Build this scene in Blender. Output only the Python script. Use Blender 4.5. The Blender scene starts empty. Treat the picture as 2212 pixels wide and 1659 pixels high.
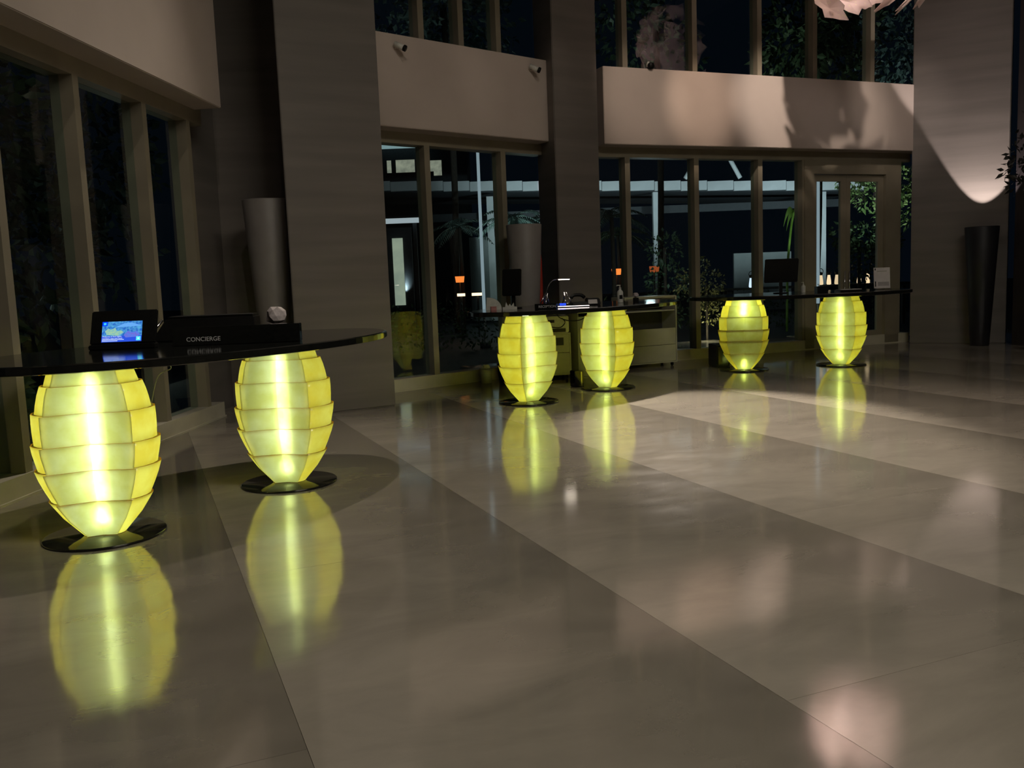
import bpy, bmesh, math, random
import numpy as np
from mathutils import Vector, Matrix
random.seed(7)
S = bpy.context.scene
COL = S.collection
R = math.radians

# ------------------------------------------------------------------ camera
PX_F, CAM_H, PITCH, ROLL = 1950.0, 1.47, 0.11746, -0.0386
cam_d = bpy.data.cameras.new('camera'); cam = bpy.data.objects.new('camera', cam_d); COL.objects.link(cam)
cam_d.sensor_width = 36.0; cam_d.lens = PX_F / 2212 * 36.0; cam_d.clip_end = 300
fw = Vector((0, math.cos(PITCH), -math.sin(PITCH))); up0 = Vector((0, math.sin(PITCH), math.cos(PITCH))); r0 = Vector((1, 0, 0))
rt = r0 * math.cos(ROLL) + up0 * math.sin(ROLL); up = -r0 * math.sin(ROLL) + up0 * math.cos(ROLL)
cam.matrix_world = Matrix(((rt.x, up.x, -fw.x, 0), (rt.y, up.y, -fw.y, 0), (rt.z, up.z, -fw.z, CAM_H), (0, 0, 0, 1)))
S.camera = cam

# ------------------------------------------------------------------ world, exposure
W = bpy.data.worlds.new('night'); S.world = W; W.use_nodes = True
bg = W.node_tree.nodes['Background']; bg.inputs[0].default_value = (0.10, 0.20, 0.36, 1); bg.inputs[1].default_value = 0.011
S.view_settings.view_transform = 'Standard'; S.view_settings.look = 'None'
S.view_settings.exposure = 0.0; S.view_settings.gamma = 1.0; S.view_settings.use_curve_mapping = False
S.cycles.max_bounces = 5; S.cycles.diffuse_bounces = 3; S.cycles.glossy_bounces = 3
S.cycles.use_adaptive_sampling = True; S.cycles.adaptive_threshold = 0.1
S.cycles.transmission_bounces = 3; S.cycles.transparent_max_bounces = 8
S.cycles.sample_clamp_indirect = 3.0; S.cycles.blur_glossy = 0.5
S.cycles.caustics_reflective = False; S.cycles.use_denoising = True

# ------------------------------------------------------------------ room lights
def lamp(name, kind, loc, power, color, target=None, **kw):
    d = bpy.data.lights.new(name, kind); d.energy = power; d.color = color
    for k, v in kw.items(): setattr(d, k, v)
    o = bpy.data.objects.new(name, d); COL.objects.link(o); o.location = loc
    if target is not None:
        o.rotation_euler = (Vector(target) - Vector(loc)).to_track_quat('-Z', 'Y').to_euler()
    return o
PINK = (1.0, 0.80, 0.68); WARM = (1.0, 0.78, 0.62)
# unseen fill light added under the ceiling to raise the general level
lamp('ceiling_fill_light', 'AREA', (4.0, 1.2, 7.9), 500, (1.0, 0.91, 0.77), (3.6, 3.0, 0), shape='RECTANGLE', size=5.0, size_y=3.0, spread=R(152))
# accent spots over the desks
lamp('ceiling_spot', 'SPOT', (-1.7, 10.4, 7.6), 720, (1.0, .87, .72), (-1.2, 6.6, 0), spot_size=R(56), spot_blend=0.8, shadow_soft_size=0.06)
lamp('fascia_spot', 'SPOT', (2.34, 14.30, 4.58), 4300, (1.0, .87, .74), (2.2, 8.85, 0), spot_size=R(31), spot_blend=0.55, shadow_soft_size=0.12)
lamp('ceiling_spot', 'SPOT', (4.4, 9.0, 7.6), 620, PINK, (3.6, 8.4, 0), spot_size=R(60), spot_blend=1.0, shadow_soft_size=0.1)

# unseen spots added to brighten the fascias
for fx, fy, px, py, en, sz, cl in ((2.1, 14.45, 3.2, 9.2, 520, 18, (1.0, .80, .66)), (3.15, 14.85, 4.6, 10.2, 950, 16, (1.0, .74, .58)), (4.55, 15.4, 4.2, 10.0, 1650, 19, (1.0, .82, .70)),
                                   (5.7, 15.9, 5.2, 10.0, 900, 20, (1.0, .82, .70)), (6.9, 16.4, 6.2, 10.0, 420, 18, (1.0, .82, .72)),
                                   (-1.0, 12.3, -.2, 6.8, 100, 20, (1.0, .85, .72)), (.2, 13.3, 1.0, 7.6, 100, 20, (1.0, .85, .72)), (-3.3, 8.0, -.6, 3.6, 130, 32, (1.0, .85, .72))):
    lamp('added_fascia_wash', 'SPOT', (px, py, 7.7), en, cl, (fx, fy, 4.1), spot_size=R(sz), spot_blend=.9, shadow_soft_size=.08)

# ------------------------------------------------------------------ helpers
def link(o, parent=None):
    COL.objects.link(o)
    if parent is not None: o.parent = parent
    return o
def mesh(name, vs, fs, mat=None, parent=None, smooth=False, mats=None, midx=None):
    me = bpy.data.meshes.new(name); me.from_pydata([tuple(v) for v in vs], [], fs)
    for m in (mats or ([mat] if mat else [])): me.materials.append(m)
    if midx: me.polygons.foreach_set('material_index', midx)
    if smooth: me.polygons.foreach_set('use_smooth', [True] * len(me.polygons))
    me.update()
    return link(bpy.data.objects.new(name, me), parent)
def bm_obj(name, bm, mat, parent=None, smooth=False):
    me = bpy.data.meshes.new(name); bm.to_mesh(me); bm.free(); me.materials.append(mat)
    if smooth: me.polygons.foreach_set('use_smooth', [True] * len(me.polygons))
    return link(bpy.data.objects.new(name, me), parent)
def box(name, c, s, mat, parent=None, rz=0.0, rx=0.0, bevel=0.0):
    bm = bmesh.new(); bmesh.ops.create_cube(bm, size=1.0)
    bmesh.ops.scale(bm, vec=s, verts=bm.verts)
    if bevel: bmesh.ops.bevel(bm, geom=bm.edges[:], offset=bevel, segments=2, affect='EDGES')
    o = bm_obj(name, bm, mat, parent); o.location = c; o.rotation_euler = (rx, 0, rz)
    return o
def prism(name, poly, z0, z1, mat, parent=None, top=None, bevel=0.0):
    n = len(poly); top = top or poly
    bm = bmesh.new()
    a = [bm.verts.new((p[0], p[1], z0)) for p in poly]; b = [bm.verts.new((p[0], p[1], z1)) for p in top]
    bm.faces.new(a[::-1]); bm.faces.new(b)
    for i in range(n): bm.faces.new((a[i], a[(i + 1) % n], b[(i + 1) % n], b[i]))
    bmesh.ops.recalc_face_normals(bm, faces=bm.faces)
    if bevel: bmesh.ops.bevel(bm, geom=bm.edges[:], offset=bevel, segments=2, affect='EDGES')
    return bm_obj(name, bm, mat, parent)
def lathe(name, prof, mat, parent=None, n=32, smooth=True, loc=(0, 0, 0)):
    vs, fs = [], []
    for r, z in prof:
        for i in range(n):
            a = 2 * math.pi * i / n; vs.append((r * math.cos(a), r * math.sin(a), z))
    m = len(prof)
    for j in range(m - 1):
        for i in range(n):
            fs.append((j * n + i, j * n + (i + 1) % n, (j + 1) * n + (i + 1) % n, (j + 1) * n + i))
    if prof[0][0] > 0: fs.append(tuple(range(n))[::-1])
    if prof[-1][0] > 0: fs.append(tuple((m - 1) * n + i for i in range(n)))
    o = mesh(name, vs, fs, mat, parent); o.location = loc
    if smooth:
        o.data.polygons.foreach_set('use_smooth', [len(p.vertices) == 4 for p in o.data.polygons])
    return o
def tube(name, pts, r, mat, parent=None, n=8):
    pts = [Vector(p) for p in pts]; vs, fs = [], []
    rr = r if isinstance(r, (list, tuple)) else [r] * len(pts)
    for k, p in enumerate(pts):
        t = (pts[min(k + 1, len(pts) - 1)] - pts[max(k - 1, 0)]).normalized()
        u = t.cross(Vector((0, 0, 1)) if abs(t.z) < .95 else Vector((1, 0, 0))).normalized(); w = t.cross(u)
        for i in range(n):
            a = 2 * math.pi * i / n; vs.append(p + (u * math.cos(a) + w * math.sin(a)) * rr[k])
    for k in range(len(pts) - 1):
        for i in range(n): fs.append((k * n + i, k * n + (i + 1) % n, (k + 1) * n + (i + 1) % n, (k + 1) * n + i))
    fs.append(tuple(range(n))[::-1]); fs.append(tuple((len(pts) - 1) * n + i for i in range(n)))
    return mesh(name, vs, fs, mat, parent, smooth=True)
def curve_pts(p, n=24):
    p = [Vector(q) for q in p]; p = [p[0] * 2 - p[1]] + p + [p[-1] * 2 - p[-2]]; out = []
    seg = len(p) - 3
    for i in range(n + 1):
        t = i / n * seg; k = min(int(t), seg - 1); t -= k; a, b, c, d = p[k:k + 4]
        out.append(0.5 * ((2 * b) + (c - a) * t + (2 * a - 5 * b + 4 * c - d) * t * t + (3 * b - a - 3 * c + d) * t ** 3))
    return out
def tag(o, label=None, cat=None, group=None, kind=None):
    if label: o['label'] = label
    if cat: o['category'] = cat
    if group: o['group'] = group
    if kind: o['kind'] = kind
    return o
def thing(name, label, cat, loc=(0, 0, 0), rz=0.0, group=None):
    o = bpy.data.objects.new(name, None); link(o); o.location = loc; o.rotation_euler = (0, 0, rz); o.empty_display_size = .1
    return tag(o, label, cat, group)
def struct(o): o['kind'] = 'structure'; return o
def srt(name):
    o = bpy.data.objects.new(name, None); link(o); o.empty_display_size = .1; return struct(o)
def text(name, s, size, mat, parent, loc, rot, align='CENTER', depth=0.001):
    cu = bpy.data.curves.new(name, 'FONT'); cu.body = s; cu.size = size; cu.align_x = align; cu.extrude = depth
    t = bpy.data.objects.new(name, cu); COL.objects.link(t)
    dg = bpy.context.evaluated_depsgraph_get(); me = bpy.data.meshes.new_from_object(t.evaluated_get(dg))
    bpy.data.objects.remove(t); me.materials.clear(); me.materials.append(mat)
    o = link(bpy.data.objects.new(name, me), parent); o.location = loc; o.rotation_euler = rot; return o

# ------------------------------------------------------------------ materials
def new_mat(name):
    m = bpy.data.materials.new(name); m.use_nodes = True; nt = m.node_tree; nt.nodes.clear()
    return m, nt, nt.nodes.new, nt.links.new
def noise_mix(nt, c1, c2, scale, detail=6, stretch=(1, 1, 1), lo=.35, hi=.65, coord='Object'):
    N, L = nt.nodes.new, nt.links.new
    tc = N('ShaderNodeTexCoord'); mp = N('ShaderNodeMapping'); mp.inputs['Scale'].default_value = stretch
    nz = N('ShaderNodeTexNoise'); nz.inputs['Scale'].default_value = scale; nz.inputs['Detail'].default_value = detail
    rp = N('ShaderNodeValToRGB'); rp.color_ramp.elements[0].position = lo; rp.color_ramp.elements[1].position = hi
    rp.color_ramp.elements[0].color = (*c1, 1); rp.color_ramp.elements[1].color = (*c2, 1)
    L(tc.outputs[coord], mp.inputs[0]); L(mp.outputs[0], nz.inputs['Vector']); L(nz.outputs['Fac'], rp.inputs[0])
    return rp.outputs[0], nz.outputs['Fac'], mp
def plain(name, c1, c2=None, rough=.5, scale=12, metal=0.0, stretch=(1, 1, 1), bump=0.0, spec=.5, ior=1.5):
    m, nt, N, L = new_mat(name); c2 = c2 or tuple(min(1, x * 1.18) for x in c1)
    o = N('ShaderNodeOutputMaterial'); b = N('ShaderNodeBsdfPrincipled')
    col, fac, _ = noise_mix(nt, c1, c2, scale, stretch=stretch)
    L(col, b.inputs['Base Color']); b.inputs['Roughness'].default_value = rough; b.inputs['Metallic'].default_value = metal
    b.inputs['IOR'].default_value = ior; b.inputs['Specular IOR Level'].default_value = spec
    if bump:
        bp = N('ShaderNodeBump'); bp.inputs['Strength'].default_value = bump; bp.inputs['Distance'].default_value = .01
        L(fac, bp.inputs['Height']); L(bp.outputs[0], b.inputs['Normal'])
    L(b.outputs[0], o.inputs[0]); return m
def emit(name, c, s, c2=None, scale=8):
    m, nt, N, L = new_mat(name); o = N('ShaderNodeOutputMaterial'); e = N('ShaderNodeEmission')
    e.inputs[1].default_value = s
    col, _, _ = noise_mix(nt, c, c2 or c, scale); L(col, e.inputs[0]); L(e.outputs[0], o.inputs[0]); return m
def glass(name, tint=(.80, .90, .88), refl=1.0, rough=0.0):
    m, nt, N, L = new_mat(name); o = N('ShaderNodeOutputMaterial'); mx = N('ShaderNodeMixShader')
    t = N('ShaderNodeBsdfTransparent'); t.inputs[0].default_value = (*tint, 1)
    g = N('ShaderNodeBsdfGlossy'); g.inputs['Roughness'].default_value = rough
    col, _, _ = noise_mix(nt, (.95, .97, .97), (1, 1, 1), 3); L(col, g.inputs[0])
    f = N('ShaderNodeFresnel'); f.inputs[0].default_value = 1.5
    ml = N('ShaderNodeMath'); ml.operation = 'MULTIPLY'; ml.inputs[1].default_value = refl; ml.use_clamp = True
    ge = N('ShaderNodeNewGeometry'); iv = N('ShaderNodeMath'); iv.operation = 'SUBTRACT'; iv.inputs[0].default_value = 1.0; L(ge.outputs['Backfacing'], iv.inputs[1])
    m2 = N('ShaderNodeMath'); m2.operation = 'MULTIPLY'; L(ml.outputs[0], m2.inputs[0]); L(iv.outputs[0], m2.inputs[1])   # the far side of a pane adds no second mirror
    L(f.outputs[0], ml.inputs[0]); L(m2.outputs[0], mx.inputs[0]); L(t.outputs[0], mx.inputs[1]); L(g.outputs[0], mx.inputs[2])
    L(mx.outputs[0], o.inputs[0]); return m

# polished floor stone: every slab runs from a paler to a darker side, with cloudy veins
def floor_mat():
    m, nt, N, L = new_mat('polished_floor_stone')
    o = N('ShaderNodeOutputMaterial'); b = N('ShaderNodeBsdfPrincipled')
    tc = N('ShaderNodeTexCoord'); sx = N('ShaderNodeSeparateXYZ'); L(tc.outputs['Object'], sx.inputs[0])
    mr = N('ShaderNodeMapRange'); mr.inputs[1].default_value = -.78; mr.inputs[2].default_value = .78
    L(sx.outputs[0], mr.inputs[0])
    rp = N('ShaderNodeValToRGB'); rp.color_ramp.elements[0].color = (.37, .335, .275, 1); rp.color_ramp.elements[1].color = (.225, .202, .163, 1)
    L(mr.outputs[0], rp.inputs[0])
    oi = N('ShaderNodeObjectInfo'); mp = N('ShaderNodeMapping'); mp.inputs['Scale'].default_value = (1.1, 2.2, 1)
    L(tc.outputs['Object'], mp.inputs[0])
    cmb = N('ShaderNodeCombineXYZ'); ml = N('ShaderNodeMath'); ml.operation = 'MULTIPLY'; ml.inputs[1].default_value = 40
    L(oi.outputs['Random'], ml.inputs[0]); L(ml.outputs[0], cmb.inputs[0]); L(ml.outputs[0], cmb.inputs[1]); L(cmb.outputs[0], mp.inputs['Location'])
    nz = N('ShaderNodeTexNoise'); nz.inputs['Scale'].default_value = 1.3; nz.inputs['Detail'].default_value = 9; nz.inputs['Roughness'].default_value = .62
    nz.inputs['Distortion'].default_value = .5; L(mp.outputs[0], nz.inputs['Vector'])
    cl = N('ShaderNodeMapRange'); cl.inputs[1].default_value = .3; cl.inputs[2].default_value = .7; cl.inputs[3].default_value = .84; cl.inputs[4].default_value = 1.14
    L(nz.outputs['Fac'], cl.inputs[0])
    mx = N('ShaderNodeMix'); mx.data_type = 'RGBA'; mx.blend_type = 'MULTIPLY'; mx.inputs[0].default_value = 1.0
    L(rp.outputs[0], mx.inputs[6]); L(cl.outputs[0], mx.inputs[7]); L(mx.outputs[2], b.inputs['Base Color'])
    rr = N('ShaderNodeMapRange'); rr.inputs[1].default_value = .3; rr.inputs[2].default_value = .7; rr.inputs[3].default_value = .075; rr.inputs[4].default_value = .115
    nz2 = N('ShaderNodeTexNoise'); nz2.inputs['Scale'].default_value = 2.2; nz2.inputs['Detail'].default_value = 2; L(mp.outputs[0], nz2.inputs['Vector'])
    L(nz2.outputs['Fac'], rr.inputs[0]); L(rr.outputs[0], b.inputs['Roughness'])
    b.inputs['IOR'].default_value = 4.6
    L(b.outputs[0], o.inputs[0]); return m
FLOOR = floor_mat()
JOINT = plain('floor_joint_grout', (.10, .09, .08), rough=.8)
STONE = plain('column_limestone', (.165, .148, .132), (.205, .184, .165), rough=.55, scale=1.4, stretch=(.35, .35, 4.5), bump=.05)
PLASTER = plain('fascia_plaster', (.50, .43, .38), (.55, .475, .42), rough=.8, scale=1.2)
FRAME = plain('window_frame_paint', (.27, .24, .175), (.31, .275, .20), rough=.45, scale=3)
SILL = plain('sill_stone', (.58, .54, .43), (.64, .60, .48), rough=.5, scale=5)
DARKWALL = plain('dark_timber_wall', (.012, .009, .010), (.02, .015, .016), rough=.55, scale=4, stretch=(8, 8, .6))
CEIL = plain('ceiling_paint', (.16, .14, .13), rough=.9, scale=2)
BACKWALL = plain('lobby_wall_panel', (.10, .085, .075), (.13, .11, .10), rough=.7, scale=2)
GLASS = glass('window_glass', (.86, .93, .92), refl=1.2)
BLACK = plain('black_lacquer', (.006, .007, .006), (.010, .011, .010), rough=.09, scale=30)
BLACKP = plain('black_plastic', (.004, .004, .004), (.007, .007, .006), rough=.45, scale=40, spec=.25)
DISC = plain('dark_steel_disc', (.030, .030, .024), (.045, .045, .036), rough=.10, scale=20, metal=.6)
EDGE_METAL = plain('desk_edge_trim', (.34, .34, .26), rough=.2, metal=.9)
WHITE = plain('white_plastic', (.62, .62, .56), rough=.4, scale=20)
PAPER = plain('white_paper', (.66, .62, .60), (.74, .70, .68), rough=.8, scale=10)
TISSUE = plain('crumpled_tissue_paper', (.50, .44, .44), (.74, .66, .66), rough=.9, scale=25)
PLANTER = plain('planter_grey_lacquer', (.24, .22, .21), (.28, .26, .245), rough=.5, scale=4)
DPLANTER = plain('planter_dark_lacquer', (.008, .008, .011), (.012, .012, .016), rough=.5, scale=4)
CHROME = plain('brushed_steel', (.60, .60, .62), rough=.2, metal=1.0, scale=60)
CABW = plain('cabinet_laminate', (.40, .39, .32), (.44, .43, .35), rough=.5, scale=6)
CABD = plain('cabinet_dark_inside', (.035, .035, .026), rough=.7)
RED = plain('red_fabric', (.40, .035, .02), rough=.8, scale=30)
PINKBOX = plain('pink_card', (.45, .20, .18), rough=.7)
LETTER = plain('silver_lettering', (.62, .62, .62), (.70, .70, .70), rough=.45, scale=50)

# ------------------------------------------------------------------ facade lines
class Line:                       # a straight facade run: s along it, d outward from it
    def __init__(s, p, ang): s.p = Vector((*p, 0)); a = R(ang); s.a = a; s.t = Vector((math.cos(a), math.sin(a), 0)); s.n = Vector((-math.sin(a), math.cos(a), 0))
    def at(s, u, d=0, z=0): q = s.p + s.t * u + s.n * d; return (q.x, q.y, z)
    def s_of(s, x, y): return (Vector((x, y, 0)) - s.p).dot(s.t)
    def quad(s, u0, u1, d0, d1): return [s.at(u0, d0)[:2], s.at(u1, d0)[:2], s.at(u1, d1)[:2], s.at(u0, d1)[:2]]
LR = Line((2.55, 14.77), 22.3); LM = Line((-1.57, 12.0), 40.7); LL = Line((-3.60, 6.60), 86.0)
Z_SILL, Z_HEAD, Z_FB, Z_FT, Z_CEIL = .17, 3.28, 3.43, 4.58, 8.0

# ------------------------------------------------------------------ floor with slabs
floor = mesh('floor', [(-5.5, -7, -.025), (13, -7, -.025), (13, 19, -.025), (-5.5, 19, -.025)], [(0, 1, 2, 3)], JOINT); struct(floor)
FA = R(-67.7); ft = Vector((math.cos(FA), math.sin(FA), 0)); fn = Vector((-math.sin(FA), math.cos(FA), 0))   # along joints, across joints
WID, LEN, GAP = 1.55, 4.2, .0008
def inside(p):
    if p.x < -4.2 or p.y < -6 or p.x > 11.8: return False
    if (p - LR.p).dot(LR.n) > .1 or (p - LM.p).dot(LM.n) > .55 or p.y > 17.2: return False
    return True
w2, l2 = WID / 2 - GAP, LEN / 2 - GAP
slab_me = bpy.data.meshes.new('floor_slab')
bmv = bmesh.new(); bmesh.ops.create_cube(bmv, size=1.0); bmesh.ops.scale(bmv, vec=(2 * w2, 2 * l2, .024), verts=bmv.verts)
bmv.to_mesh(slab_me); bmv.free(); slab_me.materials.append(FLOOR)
for k in range(-5, 9):
    n0 = 1.94 + WID * (k + .5)
    for j in range(-8, 5):
        off = 0 if k == 0 else (.55 * k) % 1 * LEN
        t0 = -2.37 + LEN * (j + .5) + off
        c = fn * n0 + ft * t0
        cs = [c + fn * (sx * w2) + ft * (sy * l2) for sx in (-1, 1) for sy in (-1, 1)]
        if not any(inside(q) for q in cs): continue
        if not inside(c) and sum(inside(q) for q in cs) < 2: continue
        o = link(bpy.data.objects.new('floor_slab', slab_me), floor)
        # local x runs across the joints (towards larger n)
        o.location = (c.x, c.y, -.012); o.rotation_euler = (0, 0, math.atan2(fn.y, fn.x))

# ------------------------------------------------------------------ rest of the shell
ceiling = struct(mesh('ceiling', [(-6, -7, Z_CEIL), (13, -7, Z_CEIL), (13, 19, Z_CEIL), (-6, 19, Z_CEIL)], [(0, 3, 2, 1)], CEIL))
for lo_ in [o for o in COL.objects if o.type == 'LIGHT' and o.location.z > 7.5]:            # unseen fittings added around the ceiling lamps, fill light included
    x_, y_, z_ = lo_.location
    if lo_.data.type == 'AREA':
        for dx, dy, lx, ly in ((-2.6, 0, .1, 3.4), (2.6, 0, .1, 3.4), (0, -1.65, 5.3, .1), (0, 1.65, 5.3, .1)): box('fill_light_frame', (x_ + dx, y_ + dy, Z_CEIL - .06), (lx, ly, .12), BLACKP, ceiling)
    else:
        lathe('added_lamp_housing', [(.05, z_ + .06), (.09, z_ + .06), (.09, z_ + .26), (.03, z_ + .28), (.03, Z_CEIL)], BLACKP, ceiling, n=20, loc=(x_, y_, 0))
struct(box('wall_back', (3.5, -6.6, 4), (17, .2, 8), BACKWALL))
struct(box('wall_left', (-4.2, -2.0, 4), (.2, 9.2, 8), BACKWALL))
struct(box('wall_right', (11.6, 1.5, 4), (.2, 16, 8), BACKWALL))
struct(prism('wall_dark_side', [(8.55, 15.35), (8.75, 15.6), (11.9, 9.6), (11.6, 9.4)], 0, Z_CEIL, DARKWALL))
# columns
struct(prism('column_1', [(-2.41, 10.11), (-1.40, 10.72), (-1.85, 11.60), (-2.46, 11.25)], 0, Z_CEIL, STONE, bevel=.012))
struct(prism('column_2', [(.75, 13.32), (1.43, 13.80), (1.20, 14.45), (.52, 14.05)], 0, Z_CEIL, STONE, bevel=.012))
struct(prism('column_3', [(7.28, 16.42), (8.62, 15.68), (8.95, 16.25), (7.60, 17.0)], 0, Z_CEIL, STONE, bevel=.012))
struct(prism('wall_recess', [(-3.9, 11.25), (-2.3, 11.30), (-2.3, 11.5), (-3.9, 11.45)], 0, Z_CEIL, STONE))
struct(prism('wall_recess_return', [(-3.72, 10.42), (-3.55, 10.42), (-3.5, 11.3), (-3.7, 11.3)], 0, Z_CEIL, STONE))

def facade(idx, ln, s0, s1, mull, fs0, fs1, up_mull, fascia_name, door=None, fin=.20):
    w = srt('window_%d' % idx)
    prism('sill', ln.quad(s0, s1, 0, .24), 0, Z_SILL, SILL, w)
    prism('sill_strip', ln.quad(s0, s1, -.018, .0), 0, .018, SILL, w)
    prism('window_head', ln.quad(s0, s1, .02, .24), Z_HEAD, Z_FB + .05, FRAME, w)
    for u in mull: prism('mullion', ln.quad(u - .045, u + .045, .02, .02 + fin), Z_SILL, Z_HEAD, FRAME, w)
    ed = [s0] + list(mull) + [s1]
    for a, b in zip(ed[:-1], ed[1:]):
        if door and abs(a - door[0]) < .02: continue
        if b - a < .12: continue
        prism('glass_pane', ln.quad(a + .046, b - .046, .135, .147), Z_SILL, Z_HEAD, GLASS, w)
    f = struct(prism(fascia_name, ln.quad(fs0, fs1, -.28, .28), Z_FB, Z_FT, PLASTER, bevel=.008))
    w = srt('window_%d' % (idx + 3))
    for u in up_mull: prism('mullion', ln.quad(u - .045, u + .045, .02, .02 + fin), Z_FT, Z_CEIL - .02, FRAME, w)
    ed = [s0] + list(up_mull) + [s1]
    for a, b in zip(ed[:-1], ed[1:]):
        if b - a < .12: continue
        prism('glass_pane', ln.quad(a + .046, b - .046, .135, .147), Z_FT, Z_CEIL - .02, GLASS, w)
    return f
# left run
ml = [LL.s_of(-3.6, y) for y in (4.35, 5.50, 6.62, 7.78, 9.00, 10.02)]
facade(1, LL, -3.4, 3.78, ml, -3.4, 3.62, ml, 'trim_1')
# middle run
mm = [LM.s_of(-1.02, 12.48), LM.s_of(.01, 13.36)]
facade(2, LM, -.45, 2.90, mm, -.30, 2.78, mm + [mm[1] - .68], 'trim_2')
# right run with the double door
sR = [LR.s_of(x, y) for x, y in ((1.96, 14.53), (3.15, 15.02), (4.33, 15.50), (5.19, 15.84), (7.18, 16.67))]
facade(3, LR, LR.s_of(1.48, 14.35), LR.s_of(7.42, 16.76), sR, LR.s_of(1.44, 14.33), LR.s_of(7.50, 16.80), sR[:3] + [LR.s_of(5.40, 15.94), LR.s_of(6.58, 16.42)], 'trim_3', door=(sR[3],))
door = srt('door_1')
d0, d1 = sR[3], sR[4]; dm = LR.s_of(6.08, 16.21)
for a, b in ((d0, d0 + .20), (d1 - .33, d1)): prism('door_jamb', LR.quad(a, b, .0, .20), Z_SILL * 0 + .0, Z_HEAD, FRAME, door)
prism('door_header', LR.quad(d0 + .2, d1 - .33, .0, .20), 3.05, Z_HEAD, FRAME, door)
for a, b, hs in ((d0 + .205, dm, 1), (dm + .005, d1 - .335, -1)):
    leaf = prism('door_leaf', LR.quad(a, a + .09, .06, .12), .01, 3.04, FRAME, door)
    prism('door_stile', LR.quad(b - .12, b, .06, .12), .01, 3.04, FRAME, leaf)
    prism('door_rail', LR.quad(a + .09, b - .12, .06, .12), .01, .26, FRAME, leaf)
    prism('door_rail', LR.quad(a + .09, b - .12, .06, .12), 2.93, 3.04, FRAME, leaf)
    prism('glass_pane', LR.quad(a + .09, b - .12, .085, .095), .26, 2.93, GLASS, leaf)
    hx = (b - .06) if hs > 0 else (a + .045)
    p = LR.at(hx, .02)
    tube('door_handle', [(p[0], p[1], .9), (p[0], p[1], 1.35)], .012, CHROME, leaf)

# spot fixtures standing on the fascia ledges
def spot_fixture(label, loc, aim):
    t = thing('spotlight_fixture', label, 'spotlight', loc, group='small spotlights on the fascia ledges')
    box('bracket', (0, 0, .02), (.07, .07, .04), BLACKP, t, bevel=.006)
    a = Vector(aim).normalized()
    tube('lamp_can', [Vector((0, 0, .07)) - a * .09, Vector((0, 0, .07)) + a * .08], .045, WHITE, t, n=16)
    tube('lens_ring', [Vector((0, 0, .07)) + a * .08, Vector((0, 0, .07)) + a * .12], .05, BLACKP, t, n=16)
def wall_spot(label, ln, s, z):
    p = ln.at(s, -.28)
    t = thing('spotlight_fixture', label, 'spotlight', (p[0], p[1], z), ln.a, group='small spotlights on the fascia ledges')
    box('bracket', (0, -.02, 0), (.06, .04, .06), PLASTER, t, bevel=.006)
    a = Vector((.55, -.7, -.45)).normalized(); c = Vector((0, -.08, 0))
    tube('lamp_can', [c - a * .06, c + a * .07], .036, WHITE, t, n=14)
    tube('lens_ring', [c + a * .07, c + a * .10], .04, BLACKP, t, n=14)
wall_spot('small wall spotlight high beside the broad stone column', LM, .10, 4.42)
wall_spot('small wall spotlight at the end of the fascia near the middle column', LM, 2.40, 4.42)
spot_fixture('small spotlight standing on the right fascia near the second column', (*LR.at(-.35, -.22)[:2], Z_FT), (.1, -.85, -.3))

# ------------------------------------------------------------------ lanterns
def panel_mat(name, c1, c2, tr=.62, rough=.42):
    m, nt, N, L = new_mat(name); o = N('ShaderNodeOutputMaterial')
    col, fac, mp = noise_mix(nt, c1, c2, 7, detail=7, lo=.38, hi=.66)
    oi = N('ShaderNodeObjectInfo'); cmb = N('ShaderNodeCombineXYZ'); mu = N('ShaderNodeMath'); mu.operation = 'MULTIPLY'; mu.inputs[1].default_value = 31
    L(oi.outputs['Random'], mu.inputs[0]); L(mu.outputs[0], cmb.inputs[0]); L(mu.outputs[0], cmb.inputs[2]); L(cmb.outputs[0], mp.inputs['Location'])
    t = N('ShaderNodeBsdfTranslucent'); L(col, t.inputs[0])
    rf = N('ShaderNodeBsdfRefraction'); rf.inputs['Roughness'].default_value = rough; rf.inputs['IOR'].default_value = 1.42; L(col, rf.inputs[0])
    df = N('ShaderNodeBsdfDiffuse'); L(col, df.inputs[0])
    g = N('ShaderNodeBsdfGlossy'); g.inputs['Roughness'].default_value = .22; g.inputs[0].default_value = (1, 1, 1, 1)
    m1 = N('ShaderNodeMixShader'); m1.inputs[0].default_value = 1 - tr; L(t.outputs[0], m1.inputs[1]); L(rf.outputs[0], m1.inputs[2])
    m3 = N('ShaderNodeMixShader'); m3.inputs[0].default_value = .08; L(m1.outputs[0], m3.inputs[1]); L(df.outputs[0], m3.inputs[2])
    m2 = N('ShaderNodeMixShader'); m2.inputs[0].default_value = .05; L(m3.outputs[0], m2.inputs[1]); L(g.outputs[0], m2.inputs[2])
    bp = N('ShaderNodeBump'); bp.inputs['Strength'].default_value = .15; bp.inputs['Distance'].default_value = .01; L(fac, bp.inputs['Height'])
    for nd in (rf, g): L(bp.outputs[0], nd.inputs['Normal'])
    L(m2.outputs[0], o.inputs[0]); return m
def clear_mat(name, c):
    m, nt, N, L = new_mat(name); o = N('ShaderNodeOutputMaterial'); t = N('ShaderNodeBsdfTransparent')
    col, _, _ = noise_mix(nt, c, tuple(min(1, x * 1.04) for x in c), 6); L(col, t.inputs[0]); L(t.outputs[0], o.inputs[0]); return m
P_FOLD = panel_mat('shell_panel_folded', (.84, .81, .34), (.98, .97, .64), tr=.68, rough=.80)
P_SIDE = panel_mat('shell_panel_side', (.88, .66, .10), (.96, .80, .20), tr=.85, rough=.8)
P_EDGE = panel_mat('shell_panel_edge', (.74, .32, .02), (.80, .38, .03), tr=.9)
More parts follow.
